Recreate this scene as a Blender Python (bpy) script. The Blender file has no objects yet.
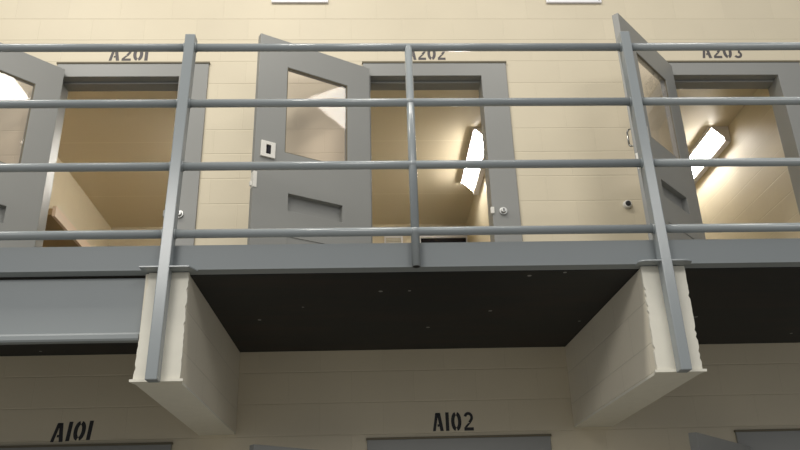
import bpy, bmesh, math, random
from mathutils import Vector, Matrix
random.seed(4)
C = bpy.context.scene.collection
PI = math.pi

# ------------------------------------------------------------------ materials
def mat(name):
    m = bpy.data.materials.new(name); m.use_nodes = True
    nt = m.node_tree; b = nt.nodes['Principled BSDF']
    return m, nt, b

def paint(name, col, rough=0.4, mottling=0.06, nscale=6.0, bump=0.15, bscale=60.0, spec=0.5, metal=0.0):
    """plain painted surface: slight mottling and fine roller texture"""
    m, nt, b = mat(name); N = nt.nodes; L = nt.links
    tc = N.new('ShaderNodeTexCoord')
    n = N.new('ShaderNodeTexNoise'); n.inputs['Scale'].default_value = nscale; n.inputs['Detail'].default_value = 4
    L.new(tc.outputs['Object'], n.inputs['Vector'])
    mx = N.new('ShaderNodeMix'); mx.data_type = 'RGBA'
    mx.inputs['A'].default_value = (*[c * (1 - mottling) for c in col], 1)
    mx.inputs['B'].default_value = (*[min(1, c * (1 + mottling)) for c in col], 1)
    L.new(n.outputs['Fac'], mx.inputs['Factor']); L.new(mx.outputs['Result'], b.inputs['Base Color'])
    n2 = N.new('ShaderNodeTexNoise'); n2.inputs['Scale'].default_value = bscale; n2.inputs['Detail'].default_value = 3
    L.new(tc.outputs['Object'], n2.inputs['Vector'])
    bp = N.new('ShaderNodeBump'); bp.inputs['Strength'].default_value = bump; bp.inputs['Distance'].default_value = 0.002
    L.new(n2.outputs['Fac'], bp.inputs['Height']); L.new(bp.outputs['Normal'], b.inputs['Normal'])
    b.inputs['Roughness'].default_value = rough
    b.inputs['Specular IOR Level'].default_value = spec
    b.inputs['Metallic'].default_value = metal
    return m

def block_paint(name, col, axis, du, dv, w=0.395, h=0.1975, mortar=0.003, rough=0.5, strength=0.4, dark=0.965):
    """painted concrete block; axis = which object axis runs along the courses"""
    m, nt, b = mat(name); N = nt.nodes; L = nt.links
    tc = N.new('ShaderNodeTexCoord'); sp = N.new('ShaderNodeSeparateXYZ'); L.new(tc.outputs['Object'], sp.inputs[0])
    cb = N.new('ShaderNodeCombineXYZ')
    a1 = N.new('ShaderNodeMath'); a1.operation = 'ADD'; a1.inputs[1].default_value = du
    a2 = N.new('ShaderNodeMath'); a2.operation = 'ADD'; a2.inputs[1].default_value = dv
    L.new(sp.outputs[axis], a1.inputs[0]); L.new(sp.outputs[2 if axis != 'P' else 1], a2.inputs[0])
    L.new(a1.outputs[0], cb.inputs[0]); L.new(a2.outputs[0], cb.inputs[1])
    br = N.new('ShaderNodeTexBrick'); br.inputs['Scale'].default_value = 1
    br.inputs['Mortar Size'].default_value = mortar; br.inputs['Mortar Smooth'].default_value = 0.6
    br.inputs['Brick Width'].default_value = w; br.inputs['Row Height'].default_value = h
    br.inputs['Color1'].default_value = (*col, 1)
    br.inputs['Color2'].default_value = (*[c * 0.965 for c in col], 1)
    br.inputs['Mortar'].default_value = (*[c * dark for c in col], 1)
    L.new(cb.outputs[0], br.inputs['Vector'])
    n = N.new('ShaderNodeTexNoise'); n.inputs['Scale'].default_value = 2.2; n.inputs['Detail'].default_value = 5
    L.new(tc.outputs['Object'], n.inputs['Vector'])
    mr = N.new('ShaderNodeMapRange'); mr.inputs['To Min'].default_value = 0.93; mr.inputs['To Max'].default_value = 1.05
    L.new(n.outputs['Fac'], mr.inputs['Value'])
    vm = N.new('ShaderNodeVectorMath'); vm.operation = 'SCALE'
    L.new(br.outputs['Color'], vm.inputs[0]); L.new(mr.outputs[0], vm.inputs['Scale'])
    L.new(vm.outputs[0], b.inputs['Base Color'])
    n2 = N.new('ShaderNodeTexNoise'); n2.inputs['Scale'].default_value = 45; n2.inputs['Detail'].default_value = 5
    L.new(tc.outputs['Object'], n2.inputs['Vector'])
    mm = N.new('ShaderNodeMath'); mm.operation = 'MULTIPLY_ADD'; mm.inputs[1].default_value = -0.75
    L.new(br.outputs['Fac'], mm.inputs[0])
    pg = N.new('ShaderNodeMath'); pg.operation = 'PINGPONG'; pg.inputs[1].default_value = h / 2; L.new(a2.outputs[0], pg.inputs[0])
    mj = N.new('ShaderNodeMapRange'); mj.inputs['From Min'].default_value = 0.001; mj.inputs['From Max'].default_value = 0.0055
    mj.inputs['To Min'].default_value = -1.3; mj.inputs['To Max'].default_value = 0; L.new(pg.outputs[0], mj.inputs['Value'])
    ms = N.new('ShaderNodeMath'); ms.operation = 'MULTIPLY_ADD'; ms.inputs[1].default_value = 0.3; L.new(mj.outputs[0], ms.inputs[2])
    L.new(n2.outputs['Fac'], ms.inputs[0]); L.new(ms.outputs[0], mm.inputs[2])
    bp = N.new('ShaderNodeBump'); bp.inputs['Strength'].default_value = strength; bp.inputs['Distance'].default_value = 0.003
    L.new(mm.outputs[0], bp.inputs['Height']); L.new(bp.outputs['Normal'], b.inputs['Normal'])
    b.inputs['Roughness'].default_value = rough
    return m

CREAM = (0.66, 0.585, 0.43)
GREY = (0.215, 0.235, 0.235)
M = {}
M['facade'] = block_paint('cream_block_facade', CREAM, 0, 0.1075, 0.191)
M['partition'] = block_paint('cream_block_partition', CREAM, 1, 0.05, 0.191, strength=0.22)
M['cell_ceiling'] = block_paint('tan_ceiling_plank', (0.66, 0.55, 0.36), 'P' if False else 0, 0, 0, w=50, h=1.17)
M['cream'] = paint('cream_plaster', (0.80, 0.77, 0.66), rough=0.55, mottling=0.05, nscale=14, bump=0.35, bscale=35)
M['pier'] = block_paint('cream_block_pier', (0.82, 0.76, 0.62), 1, 0.12, 0.06, strength=0.3, dark=0.9, mortar=0.004)
M['grey'] = paint('grey_steel_paint', GREY, rough=0.36, mottling=0.05, nscale=3, bump=0.08)
M['rail'] = paint('blue_grey_rail_paint', (0.285, 0.312, 0.32), rough=0.20, mottling=0.03, bump=0.05)
M['beam'] = paint('blue_grey_beam_paint', (0.262, 0.286, 0.290), rough=0.5, mottling=0.04, nscale=2, bump=0.05)
M['doorpaint'] = paint('warm_grey_door_paint', (0.255, 0.257, 0.242), rough=0.38, mottling=0.03, nscale=4, bump=0.1)
M['dark'] = paint('dark_gap', (0.02, 0.02, 0.02), rough=0.6)
M['caulk'] = paint('olive_caulk', (0.15, 0.13, 0.085), rough=0.7)
M['chrome'] = paint('satin_steel', (0.5, 0.5, 0.48), rough=0.35, metal=1.0, bump=0.03)
M['white'] = paint('white_enamel', (0.82, 0.81, 0.84), rough=0.35, mottling=0.01)
M['ivory'] = paint('ivory_metal', (0.72, 0.70, 0.64), rough=0.4, mottling=0.02)
M['stencil'] = paint('black_stencil_paint', (0.018, 0.017, 0.018), rough=0.55, mottling=0.25, nscale=60)
M['stencil_worn'] = paint('faded_stencil_paint', (0.085, 0.075, 0.075), rough=0.55, mottling=0.35, nscale=50)
M['bunk'] = paint('brown_bunk_board', (0.36, 0.24, 0.11), rough=0.6, mottling=0.1, nscale=5)
M['bunk_edge'] = paint('pale_bunk_edge', (0.72, 0.55, 0.40), rough=0.5)
M['floor'] = paint('grey_concrete_floor', (0.30, 0.29, 0.26), rough=0.45, mottling=0.12, nscale=1.5)
M['night'] = paint('dark_window_glass', (0.015, 0.014, 0.018), rough=0.12)
M['hall'] = paint('pale_hall_paint', (0.62, 0.60, 0.54), rough=0.7)

# black deck soffit with rust blotches and specks of spilt paint
m, nt, b = mat('black_deck_underside'); N = nt.nodes; L = nt.links
tc = N.new('ShaderNodeTexCoord')
n = N.new('ShaderNodeTexNoise'); n.inputs['Scale'].default_value = 3.5; n.inputs['Detail'].default_value = 6
mp = N.new('ShaderNodeMapping'); mp.inputs['Scale'].default_value = (0.5, 2.5, 1)
L.new(tc.outputs['Object'], mp.inputs[0]); L.new(mp.outputs[0], n.inputs['Vector'])
cr = N.new('ShaderNodeValToRGB')
cr.color_ramp.elements[0].position = 0.45; cr.color_ramp.elements[0].color = (0.009, 0.0105, 0.0108, 1)
cr.color_ramp.elements[1].position = 0.78; cr.color_ramp.elements[1].color = (0.022, 0.014, 0.011, 1)
L.new(n.outputs['Fac'], cr.inputs[0])
v = N.new('ShaderNodeTexVoronoi'); v.inputs['Scale'].default_value = 5; L.new(tc.outputs['Object'], v.inputs['Vector'])
lt = N.new('ShaderNodeMath'); lt.operation = 'LESS_THAN'; lt.inputs[1].default_value = 0.055; L.new(v.outputs['Distance'], lt.inputs[0])
mx = N.new('ShaderNodeMix'); mx.data_type = 'RGBA'; mx.inputs['B'].default_value = (0.35, 0.35, 0.33, 1)
L.new(lt.outputs[0], mx.inputs['Factor']); L.new(cr.outputs[0], mx.inputs['A']); L.new(mx.outputs['Result'], b.inputs['Base Color'])
b.inputs['Roughness'].default_value = 0.6
M['deck'] = m

# window glass: clear sheet, Fresnel reflection
m, nt, b = mat('door_glass'); N = nt.nodes; L = nt.links
N.remove(b)
tr = N.new('ShaderNodeBsdfTransparent'); tr.inputs[0].default_value = (0.97, 0.95, 0.945, 1)
gl = N.new('ShaderNodeBsdfGlossy'); gl.inputs['Roughness'].default_value = 0.03; gl.inputs[0].default_value = (1, 1, 1, 1)
lw = N.new('ShaderNodeLayerWeight'); lw.inputs[0].default_value = 0.5      # facing term, the same from both sides of the sheet
p5 = N.new('ShaderNodeMath'); p5.operation = 'POWER'; p5.inputs[1].default_value = 5; L.new(lw.outputs['Facing'], p5.inputs[0])
fr = N.new('ShaderNodeMath'); fr.operation = 'MULTIPLY_ADD'; fr.inputs[1].default_value = 0.6; fr.inputs[2].default_value = 0.035; L.new(p5.outputs[0], fr.inputs[0])
mxs = N.new('ShaderNodeMixShader')
L.new(fr.outputs[0], mxs.inputs[0]); L.new(tr.outputs[0], mxs.inputs[1]); L.new(gl.outputs[0], mxs.inputs[2])
L.new(mxs.outputs[0], N['Material Output'].inputs[0])
M['glass'] = m

m, nt, b = mat('lit_tube_diffuser')
b.inputs['Base Color'].default_value = (0.9, 0.9, 0.9, 1)
b.inputs['Emission Color'].default_value = (1.0, 0.955, 0.88, 1); b.inputs['Emission Strength'].default_value = 56
M['lamp'] = m

# ------------------------------------------------------------------ mesh helpers
def box(bm, x0, x1, y0, y1, z0, z1):
    vs = [bm.verts.new((x, y, z)) for z in (z0, z1) for y in (y0, y1) for x in (x0, x1)]
    for f in ((0, 2, 3, 1), (4, 5, 7, 6), (0, 1, 5, 4), (2, 6, 7, 3), (0, 4, 6, 2), (1, 3, 7, 5)):
        bm.faces.new([vs[i] for i in f])
    return vs

def tube(bm, a, b, r, seg=20, r2=None):
    a = Vector(a); b = Vector(b); d = b - a
    q = d.to_track_quat('Z', 'Y').to_matrix().to_4x4()
    res = bmesh.ops.create_cone(bm, cap_ends=True, segments=seg, radius1=r, radius2=r if r2 is None else r2, depth=d.length,
                                matrix=Matrix.Translation((a + b) / 2) @ q)
    for v in res['verts']:
        for f in v.link_faces:
            if len(f.verts) == 4: f.smooth = True
    return res['verts']

def prism(bm, prof, x0, x1, axis='x'):
    """closed profile [(p, q)] extruded along an axis"""
    def P(t, p, q):
        return (t, p, q) if axis == 'x' else ((p, t, q) if axis == 'y' else (p, q, t))
    A = [bm.verts.new(P(x0, *p)) for p in prof]; B = [bm.verts.new(P(x1, *p)) for p in prof]
    n = len(prof)
    for i in range(n):
        bm.faces.new((A[i], A[(i + 1) % n], B[(i + 1) % n], B[i]))
    bm.faces.new(A); bm.faces.new(B[::-1])

def slab(bm, us, vs, kind, T, put, hole='h'):
    """plate of thickness T gridded by us x vs; kind(i, j) -> front depth of the cell, or hole"""
    nu, nv = len(us) - 1, len(vs) - 1
    def d(i, j):
        if not (0 <= i < nu and 0 <= j < nv): return T
        k = kind(i, j)
        return T if k == hole else k
    def q(*p): bm.faces.new([bm.verts.new(put(*c)) for c in p])
    for i in range(nu):
        for j in range(nv):
            k = kind(i, j)
            u0, u1, v0, v1 = us[i], us[i + 1], vs[j], vs[j + 1]
            if k != hole:
                q((u0, k, v0), (u1, k, v0), (u1, k, v1), (u0, k, v1))
                q((u0, T, v1), (u1, T, v1), (u1, T, v0), (u0, T, v0))
    for i in range(nu + 1):
        for j in range(nv):
            a, b_ = d(i - 1, j), d(i, j)
            if a != b_: q((us[i], a, vs[j]), (us[i], b_, vs[j]), (us[i], b_, vs[j + 1]), (us[i], a, vs[j + 1]))
    for j in range(nv + 1):
        for i in range(nu):
            a, b_ = d(i, j - 1), d(i, j)
            if a != b_: q((us[i], a, vs[j]), (us[i], b_, vs[j]), (us[i + 1], b_, vs[j]), (us[i + 1], a, vs[j]))
    bmesh.ops.remove_doubles(bm, verts=bm.verts, dist=1e-5)

def obj(name, bm, m, parent=None, bevel=0.0, loc=None, rotz=0.0, seg=2):
    bmesh.ops.recalc_face_normals(bm, faces=bm.faces)
    me = bpy.data.meshes.new(name); bm.to_mesh(me); bm.free()
    o = bpy.data.objects.new(name, me); C.objects.link(o)
    me.materials.append(m)
    if parent: o.parent = parent
    if loc: o.location = loc
    if rotz: o.rotation_euler = (0, 0, rotz)
    if bevel:
        md = o.modifiers.new('bevel', 'BEVEL'); md.width = bevel; md.segments = seg; md.limit_method = 'ANGLE'
    return o

def thing(name, label, cat, loc=(0, 0, 0), rotz=0, group=None, kind=None):
    o = bpy.data.objects.new(name, None); C.objects.link(o)
    o.location = loc; o.rotation_euler = (0, 0, rotz)
    o.empty_display_size = 0.1
    return tag(o, label, cat, group, kind)

def tag(o, label=None, cat=None, group=None, kind=None):
    if label: o['label'] = label
    if cat: o['category'] = cat
    if group: o['group'] = group
    if kind: o['kind'] = kind
    return o

B = bmesh.new

# ------------------------------------------------------------------ dimensions
F2 = 2.77                    # upper floor
WY, WT = 5.0, 0.15           # block front face, thickness
CEIL = 5.22                  # cell ceiling
BACK = 8.7
XL, XR = -6.2, 6.6
# opening left, opening right, frame outer left, frame outer right
UP = [(-2.248, -1.382, -2.285, -1.17), (0.035, 0.871, -0.02, 1.064), (2.336, 3.153, 2.281, 3.345)]
LO = [(-2.25, -1.40, -2.305, -1.203), (0.04, 0.93, -0.015, 1.12), (2.346, 3.22, 2.291, 3.41)]
UTOP, UHEAD = 4.918, 4.803
LTOP, LHEAD = 2.142, 2.02

# ------------------------------------------------------------------ setting
us = sorted({XL, XR, *[a[2] + .03 for a in UP], *[a[3] - .03 for a in UP], *[a[2] + .03 for a in LO], *[a[3] - .03 for a in LO]})
vs = [0, LTOP - .03, F2, UTOP - .03, 7.2]
def kind(i, j):
    c = (us[i] + us[i + 1]) / 2
    if j == 0 and any(a[2] + .03 < c < a[3] - .03 for a in LO): return 'h'
    if j == 2 and any(a[2] + .03 < c < a[3] - .03 for a in UP): return 'h'
    return 0.0
bm = B(); slab(bm, us, vs, kind, WT, lambda u, w, v: (u, WY + w, v))
tag(obj('wall_front', bm, M['facade']), kind='structure')
bm = B(); box(bm, XL, XR, BACK, BACK + .2, 0, 7.2); tag(obj('wall_back', bm, M['facade']), kind='structure')
for k, (x0, x1) in enumerate([(-5.62, -5.30), (-3.35, -3.03), (-1.08, -0.77), (1.19, 1.50), (3.46, 3.77), (5.73, 6.04)]):
    bm = B(); box(bm, x0, x1, WY + WT, BACK, F2, CEIL)
    tag(obj('wall_partition', bm, M['partition']), kind='structure')
    bm = B(); box(bm, x0, x1, WY + WT, BACK, 0, F2 - .12)
    tag(obj('wall_partition', bm, M['partition']), kind='structure')
# cell ceiling, planks laid across
m, nt, b = mat('tan_ceiling_planks'); N = nt.nodes; L = nt.links
tc = N.new('ShaderNodeTexCoord'); sp = N.new('ShaderNodeSeparateXYZ'); L.new(tc.outputs['Object'], sp.inputs[0])
ad = N.new('ShaderNodeMath'); ad.operation = 'ADD'; ad.inputs[1].default_value = -6.69; L.new(sp.outputs[1], ad.inputs[0])
pp = N.new('ShaderNodeMath'); pp.operation = 'PINGPONG'; pp.inputs[1].default_value = 0.585; L.new(ad.outputs[0], pp.inputs[0])
le = N.new('ShaderNodeMath'); le.operation = 'LESS_THAN'; le.inputs[1].default_value = 0.008; L.new(pp.outputs[0], le.inputs[0])
mx = N.new('ShaderNodeMix'); mx.data_type = 'RGBA'
mx.inputs['A'].default_value = (0.63, 0.555, 0.41, 1); mx.inputs['B'].default_value = (0.69, 0.62, 0.47, 1)
L.new(le.outputs[0], mx.inputs['Factor']); L.new(mx.outputs['Result'], b.inputs['Base Color'])
b.inputs['Roughness'].default_value = 0.45
M['cell_ceiling'] = m
bm = B(); box(bm, XL, XR, WY + WT, BACK, CEIL, CEIL + .15); tag(obj('ceiling', bm, M['cell_ceiling']), kind='structure')
bm = B(); box(bm, XL, XR, WY + WT, BACK, F2 - .12, F2); tag(obj('floor', bm, M['floor']), kind='structure')
bm = B(); box(bm, XL, XR, -5.5, BACK + .2, -.2, 0); tag(obj('floor', bm, M['floor']), kind='structure')

# ------------------------------------------------------------------ doors
def free_angle(h, f): return math.atan2(f[1] - h[1], f[0] - h[0])
def hinge_at(f, ang, L=0.86): return (f[0] - L * math.cos(ang), f[1] - L * math.sin(ang))

def make_door(name, a, top, head, base, hinge, ang, label, leaf_top, upper, Lw=0.86, lock=.077):
    t = thing(name, label, 'door', (hinge[0], WY, base), kind='structure')
    def loc(x, y, z): return (x - hinge[0], y - WY, z - base)
    # hollow metal frame: face, soffit with stop; one welded piece
    bm = B()
    x0, x1, o0, o1 = a
    f0, f1 = 4.984, WY + WT + .012
    uu = [o0, x0, x1, o1]; vv = [base, head, top]
    slab(bm, uu, vv, lambda i, j: 'h' if (i == 1 and j == 0) else 0.0, f1 - f0, lambda u, w, v: loc(u, f0 + w, v))
    st = .016
    box(bm, *[c for p in zip(loc(x0, WY + .055, head - st), loc(x1, f1 - .004, head + .001)) for c in p])
    fr = obj('door_frame', bm, M['doorpaint'], t, bevel=.003)
    bm = B(); c0 = loc(o0 - .006, 4.979, top - .001); c1 = loc(o1 + .006, 5.002, top + .012)
    box(bm, c0[0], c1[0], c0[1], c1[1], c0[2], c1[2]); obj('caulk_joint', bm, M['caulk'], t)
    # lock bolt receiver and round lock on the wide jamb
    zl = base + .905
    bm = B(); p = loc(x1 + lock, f0, zl)
    tube(bm, (p[0], p[1] + .002, p[2]), (p[0], p[1] - .012, p[2]), .028, 24)
    tube(bm, (p[0], p[1] - .012, p[2]), (p[0], p[1] - .030, p[2]), .020, 24, .017)
    k = obj('lock_cylinder', bm, M['chrome'], fr, bevel=.002)
    bm = B(); box(bm, p[0] - .004, p[0] + .004, p[1] - .0315, p[1] - .029, p[2] - .011, p[2] + .011); obj('key_slot', bm, M['dark'], fr)
    bm = B(); p = loc(x1 - .012, f0 - .012, zl - .018); box(bm, p[0], p[0] + .026, p[1], p[1] + .022, p[2], p[2] + .05)
    obj('strike', bm, M['ivory'] if lock < .09 else M['doorpaint'], fr, bevel=.003)
    # leaf: local x from hinge to free edge, room side at +w
    bm = B(); H = leaf_top - base - .01
    wz0, wz1 = F2, 0
    uu = [0, .183, .22, .616, .651, Lw]
    vv = [0.0, .45, .588 - .01, .767 - .01, .890 - .01, 1.185 - .01, 1.857 - .01, H]
    def kd(i, j):
        if 1 <= i <= 3 and j == 5: return 'h'
        if i == 2 and j == 3: return .040
        if i == 2 and j == 1: return .005
        return 0.0
    T = .045
    leaf = B(); slab(leaf, uu, vv, kd, T, lambda u, w, v: (u, -w, v))
    lf = obj('door_leaf', leaf, M['doorpaint'], t, bevel=.002, loc=(0, hinge[1] - WY, .01), rotz=ang)
    # glass and its stops
    z0, z1 = vv[5], vv[6]
    bm = B(); box(bm, .18, .654, -.016, -.010, z0 - .002, z1 + .002); obj('glass_pane', bm, M['glass'], lf)
    bm = B()
    for (a0, a1, b0, b1) in ((.183, .651, z1 - .006, z1), (.183, .651, z0, z0 + .006), (.183, .189, z0 + .006, z1 - .006), (.645, .651, z0 + .006, z1 - .006)):
        box(bm, a0, a1, -.010, -.004, b0, b1)
    obj('glazing_gasket', bm, M['caulk'], lf)
    # lock escutcheon with slot
    zc = 1.160
    bm = B(); slab(bm, [.722, .752, .786, .822], [zc - .058, zc - .034, zc + .034, zc + .058],
                   lambda i, j: 'h' if (i == 1 and j == 1) else 0.0, .014, lambda u, w, v: (u, .014 - w, v))
    obj('lock_plate', bm, M['ivory'], lf, bevel=.002)
    bm = B(); box(bm, .752, .786, .0005, .003, zc - .034, zc + .034); obj('lock_slot', bm, M['night'], lf)
    bm = B(); box(bm, .760, .778, .002, .011, zc - .026, zc + .026); obj('lock_tumbler', bm, M['night'], lf)
    # bolt on the free edge
    bm = B(); box(bm, Lw - .024, Lw + .002, -.040, .004, .872, .985); box(bm, Lw + .001, Lw + .014, -.030, -.014, .885, .915)
    obj('latch_bolt', bm, M['ivory'], lf, bevel=.002)
    # pull handle on the outer face
    bm = B(); y = -.045; u = .79
    pts = [(u, y, 1.075), (u, y - .045, 1.085), (u, y - .055, 1.10), (u, y - .055, 1.19), (u, y - .045, 1.205), (u, y, 1.215)]
    for p, q in zip(pts, pts[1:]): tube(bm, p, q, .006, 12)
    obj('pull_handle', bm, M['chrome'], lf)
    # butt hinges
    for hz in (.22, 1.03, H - .22):
        bm = B(); tube(bm, (-.004, -.036, hz - .055), (-.004, -.036, hz + .055), .009, 14)
        obj('hinge', bm, M['doorpaint'], lf)
    return t

ANG203 = free_angle((2.338, 4.945), (1.724, 4.301)); ANG202 = free_angle((0.045, 4.95), (-0.721, 4.518))
make_door('door_1', UP[0], UTOP, UHEAD, F2, (-2.205, 4.945), ANG203 - .03, 'grey steel cell door standing open under number A201 on the upper tier', 4.84, True, lock=.098)
make_door('door_2', UP[1], UTOP, UHEAD, F2, hinge_at((-.721, 4.518), ANG202), ANG202, 'grey steel cell door swung wide open under number A202 on the upper tier', 4.84, True)
make_door('door_3', UP[2], UTOP, UHEAD, F2, hinge_at((1.718, 4.298), ANG203), ANG203, 'grey steel cell door behind the right railing post under number A203', 4.84, True)
make_door('door_4', LO[0], LTOP, LHEAD, 0, (-2.22, 4.945), free_angle((0, 0), (-.6, -.6)), 'dark grey door frame below number A101 on the lower tier', 2.045, False)
make_door('door_5', LO[1], LTOP, LHEAD, 0, (0.045, 4.945), free_angle((.03, 4.945), (-.652, 4.39)), 'dark grey door and frame below number A102 on the lower tier', 2.045, False)
make_door('door_6', LO[2], LTOP, LHEAD, 0, (2.35, 4.945), free_angle((2.32, 4.945), (1.73, 4.31)), 'dark grey door and frame at the lower right corner of the lower tier', 2.045, False)

# ------------------------------------------------------------------ painted numbers (stencil lettering)
def arc(cx, cy, rx, ry, a0, a1, n=10):
    return [(cx + rx * math.cos(math.radians(a0 + (a1 - a0) * i / n)), cy + ry * math.sin(math.radians(a0 + (a1 - a0) * i / n))) for i in range(n + 1)]
GL = {  # strokes: (polyline, width)
    'A': (.66, [([(.10, 0), (.28, .98)], .17), ([(.56, 0), (.38, .98)], .20), ([(.30, .30), (.40, .30)], .13)]),
    '1': (.22, [([(.11, 0), (.11, 1)], .20)]),
    '0': (.60, [(arc(.275, .5, .18, .41, 93, 267, 14), .20), (arc(.325, .5, .18, .41, 87, -87, 14), .20)]),
    '2': (.62, [(arc(.31, .70, .20, .22, 165, -25, 12) + [(.36, .42)], .16), ([(.36, .40), (.13, .17)], .16), ([(.04, .08), (.60, .08)], .17)]),
    '3': (.60, [(arc(.28, .72, .20, .20, 150, -70, 12), .16), (arc(.28, .27, .22, .20, 75, -150, 12), .16)]),
}
def stroke(bm, pts, w, X, Z, s, sx, slant, y):
    n = len(pts); Lp, Rp = [], []
    for i, p in enumerate(pts):
        a = pts[max(0, i - 1)]; c = pts[min(n - 1, i + 1)]
        dx, dz = c[0] - a[0], c[1] - a[1]; l = math.hypot(dx, dz) or 1
        if abs(dz) > abs(dx) and n == 2: nx, nz = w / 2, 0
        else: nx, nz = -dz / l * w / 2, dx / l * w / 2
        Lp.append((p[0] + nx, p[1] + nz)); Rp.append((p[0] - nx, p[1] - nz))
    def V(p, yy): return bm.verts.new((X + (p[0] * sx + slant * p[1]) * s, yy, Z + p[1] * s))
    for i in range(n - 1):
        quad = (Lp[i], Lp[i + 1], Rp[i + 1], Rp[i])
        f = [V(p, y) for p in quad]; g = [V(p, y + .0012) for p in quad]
        bm.faces.new(f); bm.faces.new(g[::-1])
        for k in range(4): bm.faces.new((f[k], f[(k + 1) % 4], g[(k + 1) % 4], g[k]))
def number(txt, x0, x1, z, h, label, m, slant=0.0, gap=.10, shift=None):
    total = sum(GL[c][0] for c in txt) + gap * (len(txt) - 1)
    sx = (x1 - x0) / h / total
    bm = B(); X = 0
    for k, c in enumerate(txt):
        dz = (shift or [0] * 4)[k]
        for pts, w in GL[c][1]: stroke(bm, pts, w, X, dz, h, sx, slant, 0)
        X += (GL[c][0] + gap) * sx * h
    o = obj('painted_number', bm, m, loc=(x0, WY - .0014, z))
    return tag(o, label, 'painted number')
number('A201', -1.922, -1.632, 4.955, .116, 'faded black stencilled number A201 painted above the left upper door', M['stencil_worn'])
number('A202', 0.318, 0.612, 4.957, .118, 'black stencilled number A202 painted above the middle upper door', M['stencil_worn'])
number('A203', 2.602, 2.922, 4.968, .122, 'black stencilled number A203 painted above the right upper door', M['stencil_worn'])
number('A101', -1.940, -1.700, 2.176, .116, 'black stencilled number A101 on the shaded lower wall at left', M['stencil'], slant=.10, shift=[-.004, 0, .002, .004], gap=.12)
number('A102', 0.392, 0.651, 2.188, .114, 'black stencilled number A102 on the shaded lower wall between the piers', M['stencil'], gap=.12)

# ------------------------------------------------------------------ walkway
DX0, DX1 = -4.6, 6.4
bm = B(); box(bm, DX0, DX1, 3.532, WY - .0005, 2.7455, F2)
tag(obj('floor_walkway', bm, M['floor']), kind='structure')
bm = B()
box(bm, DX0, DX1, 3.572, WY - .0005, 2.709, 2.745)
tag(obj('walkway_deck', bm, M['deck']), 'upper walkway deck seen from below with black painted underside', 'walkway', kind='structure')
# fascia channel
bm = B(); f = 3.52
prism(bm, [(f, 2.718), (f + .05, 2.711), (f + .05, 2.722), (f + .010, 2.727), (f + .010, 2.836), (f + .05, 2.836), (f + .05, 2.843), (f, 2.843)], DX0, DX1)
tag(obj('fascia_channel', bm, M['beam'], bevel=.0015), 'long grey steel channel along the front edge of the upper walkway', 'beam')
# deep beam in the left bay
bm = B(); g = 3.555
prism(bm, [(g, 2.402), (g + .006, 2.394), (g + .045, 2.394), (g + .045, 2.402), (g + .030, 2.408), (g + .030, 2.70), (g + .020, 2.70), (g + .020, 2.435), (g + .014, 2.425), (g, 2.421)], DX0, -1.05)
tag(obj('support_beam', bm, M['beam']), 'deep grey steel beam under the walkway edge left of the left pier', 'beam')

# piers
def pier(x0, x1, b0, b1, label, left):
    t = thing('support_pier', label, 'pier', ((x0 + x1) / 2, 3.53, 2.20), group='block piers under the walkway')
    def lx(x): return x - (x0 + x1) / 2
    bm = B()
    prism(bm, [(lx(x0) + .003, .012), (lx(x1) - .003, .012), (lx(b1), WY - 3.5305), (lx(b0), WY - 3.5305)], .006, 2.7085 - 2.20, axis='z')
    o = obj('block_core', bm, M['pier'], t, bevel=.004)
    # rough plaster on the front with chipped edges
    bm = B(); n = 30; rnd = random.Random(7 if left else 9)
    zs = [0.006 + (2.7085 - 2.206) * i / n for i in range(n + 1)]
    chip = lambda: rnd.choice([0, 0, 0, .001, .002, .006])
    Lx = [lx(x0) + chip() + (.02 * i / n if left else 0) for i in range(n + 1)]; Rx = [lx(x1) - chip() for _ in zs]
    fr = [(bm.verts.new((a, -.003, z)), bm.verts.new((lx((x0 + x1) / 2), -.003, z)), bm.verts.new((c, -.003, z))) for a, c, z in zip(Lx, Rx, zs)]
    bk = [(bm.verts.new((a, .013, z)), bm.verts.new((lx((x0 + x1) / 2), .013, z)), bm.verts.new((c, .013, z))) for a, c, z in zip(Lx, Rx, zs)]
    for i in range(n):
        for k in (0, 1):
            bm.faces.new((fr[i][k], fr[i][k + 1], fr[i + 1][k + 1], fr[i + 1][k])); bm.faces.new((bk[i][k + 1], bk[i][k], bk[i + 1][k], bk[i + 1][k + 1]))
        bm.faces.new((fr[i][0], fr[i + 1][0], bk[i + 1][0], bk[i][0])); bm.faces.new((fr[i][2], bk[i][2], bk[i + 1][2], fr[i + 1][2]))
    for i in (0, n):
        for k in (0, 1): bm.faces.new((fr[i][k], fr[i][k + 1], bk[i][k + 1], bk[i][k]))
    obj('plaster_face', bm, M['cream'], t)
    # plaster soffit with a thin projecting lip
    bm = B()
    a, c = lx(x0) - .013, lx(x1) + .014
    outline = [(a, -.011)] + [(a + (c - a) * i / 10, -.011 + rnd.uniform(-.003, .002)) for i in range(1, 10)] + [(c, -.011), (lx(x1) - .001, .05), (lx(b1) - .002, WY - 3.5305), (lx(b0) + .002, WY - 3.5305), (lx(x0) + .001, .05)]
    prism(bm, outline, -.007, .005, axis='z')
    obj('plaster_soffit', bm, M['cream'], t)
    return t
pier(-1.046, -0.838, -1.046, -0.820, 'cream block pier under the walkway carrying the left railing post', True)
pier(1.313, 1.525, 1.276, 1.525, 'cream block pier under the walkway carrying the right railing post', False)
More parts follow.
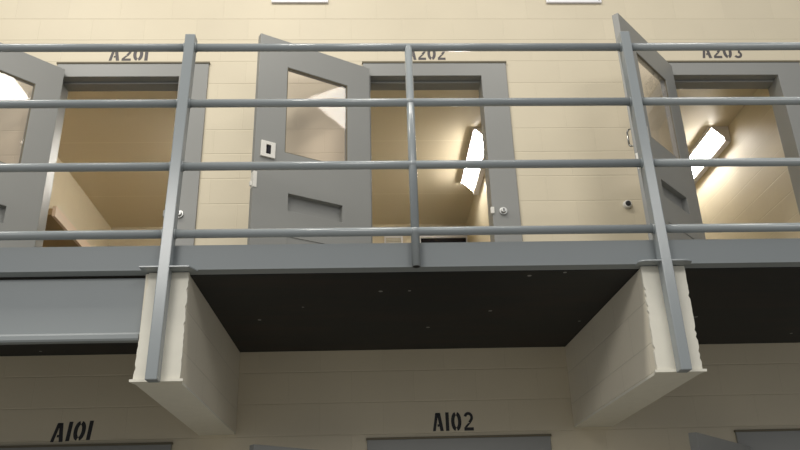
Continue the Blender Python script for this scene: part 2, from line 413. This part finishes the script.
# ------------------------------------------------------------------ railing
RY = 3.487; RR = .0215
ZR = [3.958, 3.613, 3.249, 2.888]
t = thing('guard_railing', 'blue-grey pipe guard railing with four rails along the upper walkway edge', 'railing', (0, RY, 2.2))
def lz(z): return z - 2.2
posts = [(-0.948, -0.895, -.026, 4.022), (1.376, 1.427, .019, 4.038)]   # left, right, lean at the foot, top
for x0, x1, lean, zt in posts:
    bm = B()
    for v_ in box(bm, x0, x1, -.034, .0295, lz(2.187), lz(zt)):
        if v_.co.z < .5: v_.co.x += lean
    obj('square_post', bm, M['rail'], t, bevel=.004)
bm = B(); mx_ = .229; tube(bm, (mx_, -.004, lz(2.706)), (mx_, -.004, lz(3.958)), .0205, 24)
mp_ = obj('round_post', bm, M['rail'], t)
bm = B(); tube(bm, (mx_, -.004, lz(2.7045)), (mx_, -.004, lz(2.7065)), .016, 24); obj('open_pipe_end', bm, M['dark'], mp_)
for x0, x1, r in ((-1.052, -.795, 0), (1.283, 1.545, 1)):
    bm = B()
    if r: prof = [(x0, .0305), (x0, -.007)] + arc(x0 + .05, -.007, .05, .026, 180, 270, 6)[1:] + arc(x1 - .05, -.007, .05, .026, 270, 360, 6) + [(x1, .0305)]
    else: prof = [(x0, .0305), (x0, -.033), (x1 - .03, -.033), (x1, .0305)]
    prism(bm, prof, lz(2.7095), lz(2.7165), axis='z'); obj('mounting_plate', bm, M['rail'], t, bevel=.001)
def lean_at(z, k): return k * (4.03 - z) / (4.03 - 2.187)
for z in ZR:
    for x0, x1 in ((DX0, -.949 + lean_at(z, -.026)), (-.896 + lean_at(z, -.026), 1.377 + lean_at(z, .019)), (1.426 + lean_at(z, .019), DX1)):
        bm = B(); tube(bm, (x0, 0, lz(z)), (x1, 0, lz(z) + (.022 if (z == ZR[0] and x1 == DX1) else 0)), RR, 24)
        r = obj('rail', bm, M['rail'], t)
        ends = []
        if x0 > -2: ends.append((x0, x0 + .007))
        if x1 < 2: ends.append((x1 - .007, x1))
        for a, c in ends:
            bm = B(); tube(bm, (a, 0, lz(z)), (c, 0, lz(z)), RR + .004, 24)
            obj('weld_bead', bm, M['rail'], r)
    if z != ZR[0]:
        bm = B()
        bmesh.ops.create_icosphere(bm, subdivisions=3, radius=.0255, matrix=Matrix.Translation((mx_, -.002, lz(z))))
        for fc in bm.faces: fc.smooth = True
        obj('weld_bead', bm, M['rail'], mp_)

# ------------------------------------------------------------------ fittings on the wall
for x, lab in ((-.507, 'white metal plate high on the wall left of number A202'), (1.657, 'white metal plate high on the wall left of number A203')):
    t = thing('wall_plate', lab, 'plate', (x, WY, 5.488), group='white plates on the upper wall')
    bm = B(); box(bm, -.221, .221, -.02, -.0005, 0, .34); obj('plate', bm, M['white'], t, bevel=.004)
    for k in range(7):
        bm = B(); box(bm, -.18, .18, -.026, -.0195, .05 + k * .036, .07 + k * .036); obj('louvre', bm, M['white'], t)
    for sx in (-.2, .2):
        bm = B(); tube(bm, (sx, -.019, .02), (sx, -.024, .02), .006, 12); obj('screw', bm, M['chrome'], t)
t = thing('door_stop', 'round steel door stop on the cream wall between the middle and right doors', 'door stop', (1.832, WY, 3.722))
bm = B(); tube(bm, (0, -.0005, 0), (0, -.028, 0), .032, 28, .027); obj('collar', bm, M['ivory'], t, bevel=.003)
bm = B(); tube(bm, (0, -.0275, 0), (0, -.040, 0), .020, 24, .016); obj('rubber_bumper', bm, M['dark'], t, bevel=.003)

# ------------------------------------------------------------------ inside the cells
for x, lab in ((-1.08, 'lit corner tube light inside the left upper cell'), (1.19, 'bright corner tube light inside the middle upper cell'), (3.46, 'bright corner tube light inside the right upper cell')):
    t = thing('corner_light', lab, 'ceiling light', (x, 6.45, CEIL), group='corner lights in the upper cells')
    bm = B(); prism(bm, [(-.186, -.001), (-.186, -.040), (-.180, -.041), (-.164, -.012), (-.060, -.116), (-.058, -.160), (-.050, -.164), (-.001, -.164), (-.001, -.001)], 0, 1.12, axis='y')
    obj('housing', bm, M['white'], t)
    bm = B(); prism(bm, [(-.163, -.016), (-.167, -.020), (-.068, -.119), (-.064, -.115)], .015, 1.105, axis='y')
    obj('diffuser', bm, M['lamp'], t)
t = thing('bunk_bed', 'brown bunk board with a pale edge on the left wall of the left cell', 'bunk', (-3.03, 5.45, 3.9))
bm = B(); box(bm, 0, .685, 0, 3.2, 0, .05); obj('bunk_board', bm, M['bunk'], t)
bm = B(); box(bm, .685, .71, 0, 3.2, -.012, .07); obj('bunk_rim', bm, M['bunk_edge'], t)
t = thing('window_1', 'dark slit window with white frame in the back wall of the middle cell', 'window', (.905, BACK, 4.5), kind='structure')
bm = B(); slab(bm, [-.30, -.27, .27, .30], [0, .03, .53, .56], lambda i, j: 'h' if i == 1 and j == 1 else 0., .03, lambda u, w, v: (u, -.031 + w, v)); obj('window_frame', bm, M['white'], t)
bm = B(); box(bm, -.272, .272, -.012, -.004, .028, .532); obj('window_pane', bm, M['night'], t)
t = thing('air_grille', 'small pale air grille on the back wall of the middle cell', 'vent', (.31, BACK, 4.86))
bm = B(); slab(bm, [-.11, -.09, .09, .11], [0, .02, .18, .20], lambda i, j: 'h' if i == 1 and j == 1 else 0., .02, lambda u, w, v: (u, -.021 + w, v)); obj('grille_frame', bm, M['white'], t)
bm = B()
for k in range(7): box(bm, -.09, .09, -.016, -.006, .024 + k * .022, .036 + k * .022)
obj('grille_slats', bm, M['ivory'], t)

# ------------------------------------------------------------------ dayroom lamps, added fill lights, ambient light
def area(name, loc, rot, sx, sy, e, col):
    l = bpy.data.lights.new(name, 'AREA'); l.shape = 'RECTANGLE'; l.size = sx; l.size_y = sy; l.energy = e; l.color = col
    o = bpy.data.objects.new(name, l); C.objects.link(o); o.location = loc; o.rotation_euler = rot
    return o
for x, e, sx in ((-3.4, 105, 1.25), (-.8, 108, 1.25), (1.8, 56, 1.25), (4.2, 22, 1.25)):   # row of ceiling lamps over the dayroom edge
    area('dayroom_lamp_and_fill', (x, 2.1, 7.6), (0, 0, 0), sx, .6, e, (1, .955, .87))
for x, e in ((-3.6, 210), (3.4, 100)):                                # wide fill lights added out front to brighten wall and pier sides
    area('dayroom_lamp_and_fill', (x, -4.2, 6.2), (math.radians(55), 0, math.radians(-22 if x < 0 else 20)), 3.2, 1.6, e, (1, .97, .92))

w = bpy.data.worlds.new('world'); bpy.context.scene.world = w; w.use_nodes = True
w.node_tree.nodes['Background'].inputs[0].default_value = (0.93, 0.95, 1.0, 1)
w.node_tree.nodes['Background'].inputs[1].default_value = 0.36

# ------------------------------------------------------------------ camera
cam = bpy.data.cameras.new('camera'); co = bpy.data.objects.new('camera', cam); C.objects.link(co)
y, p, r = [math.radians(a) for a in (2.589, 23.70, -1.654)]
fwd = Vector((math.sin(y) * math.cos(p), math.cos(y) * math.cos(p), math.sin(p)))
rt = Vector((math.cos(y), -math.sin(y), 0)); up = rt.cross(fwd)
r2 = math.cos(r) * rt + math.sin(r) * up; u2 = -math.sin(r) * rt + math.cos(r) * up
mt = Matrix((r2, u2, -fwd)).transposed().to_4x4(); mt.translation = (0, 0, 1.39)
co.matrix_world = mt
cam.sensor_width = 36; cam.lens = 36 * 792.13 / 800; cam.clip_start = .05
s = bpy.context.scene; s.camera = co
s.view_settings.view_transform = 'Standard'; s.view_settings.look = 'None'; s.view_settings.gamma = 1
s.view_settings.exposure = 0.0
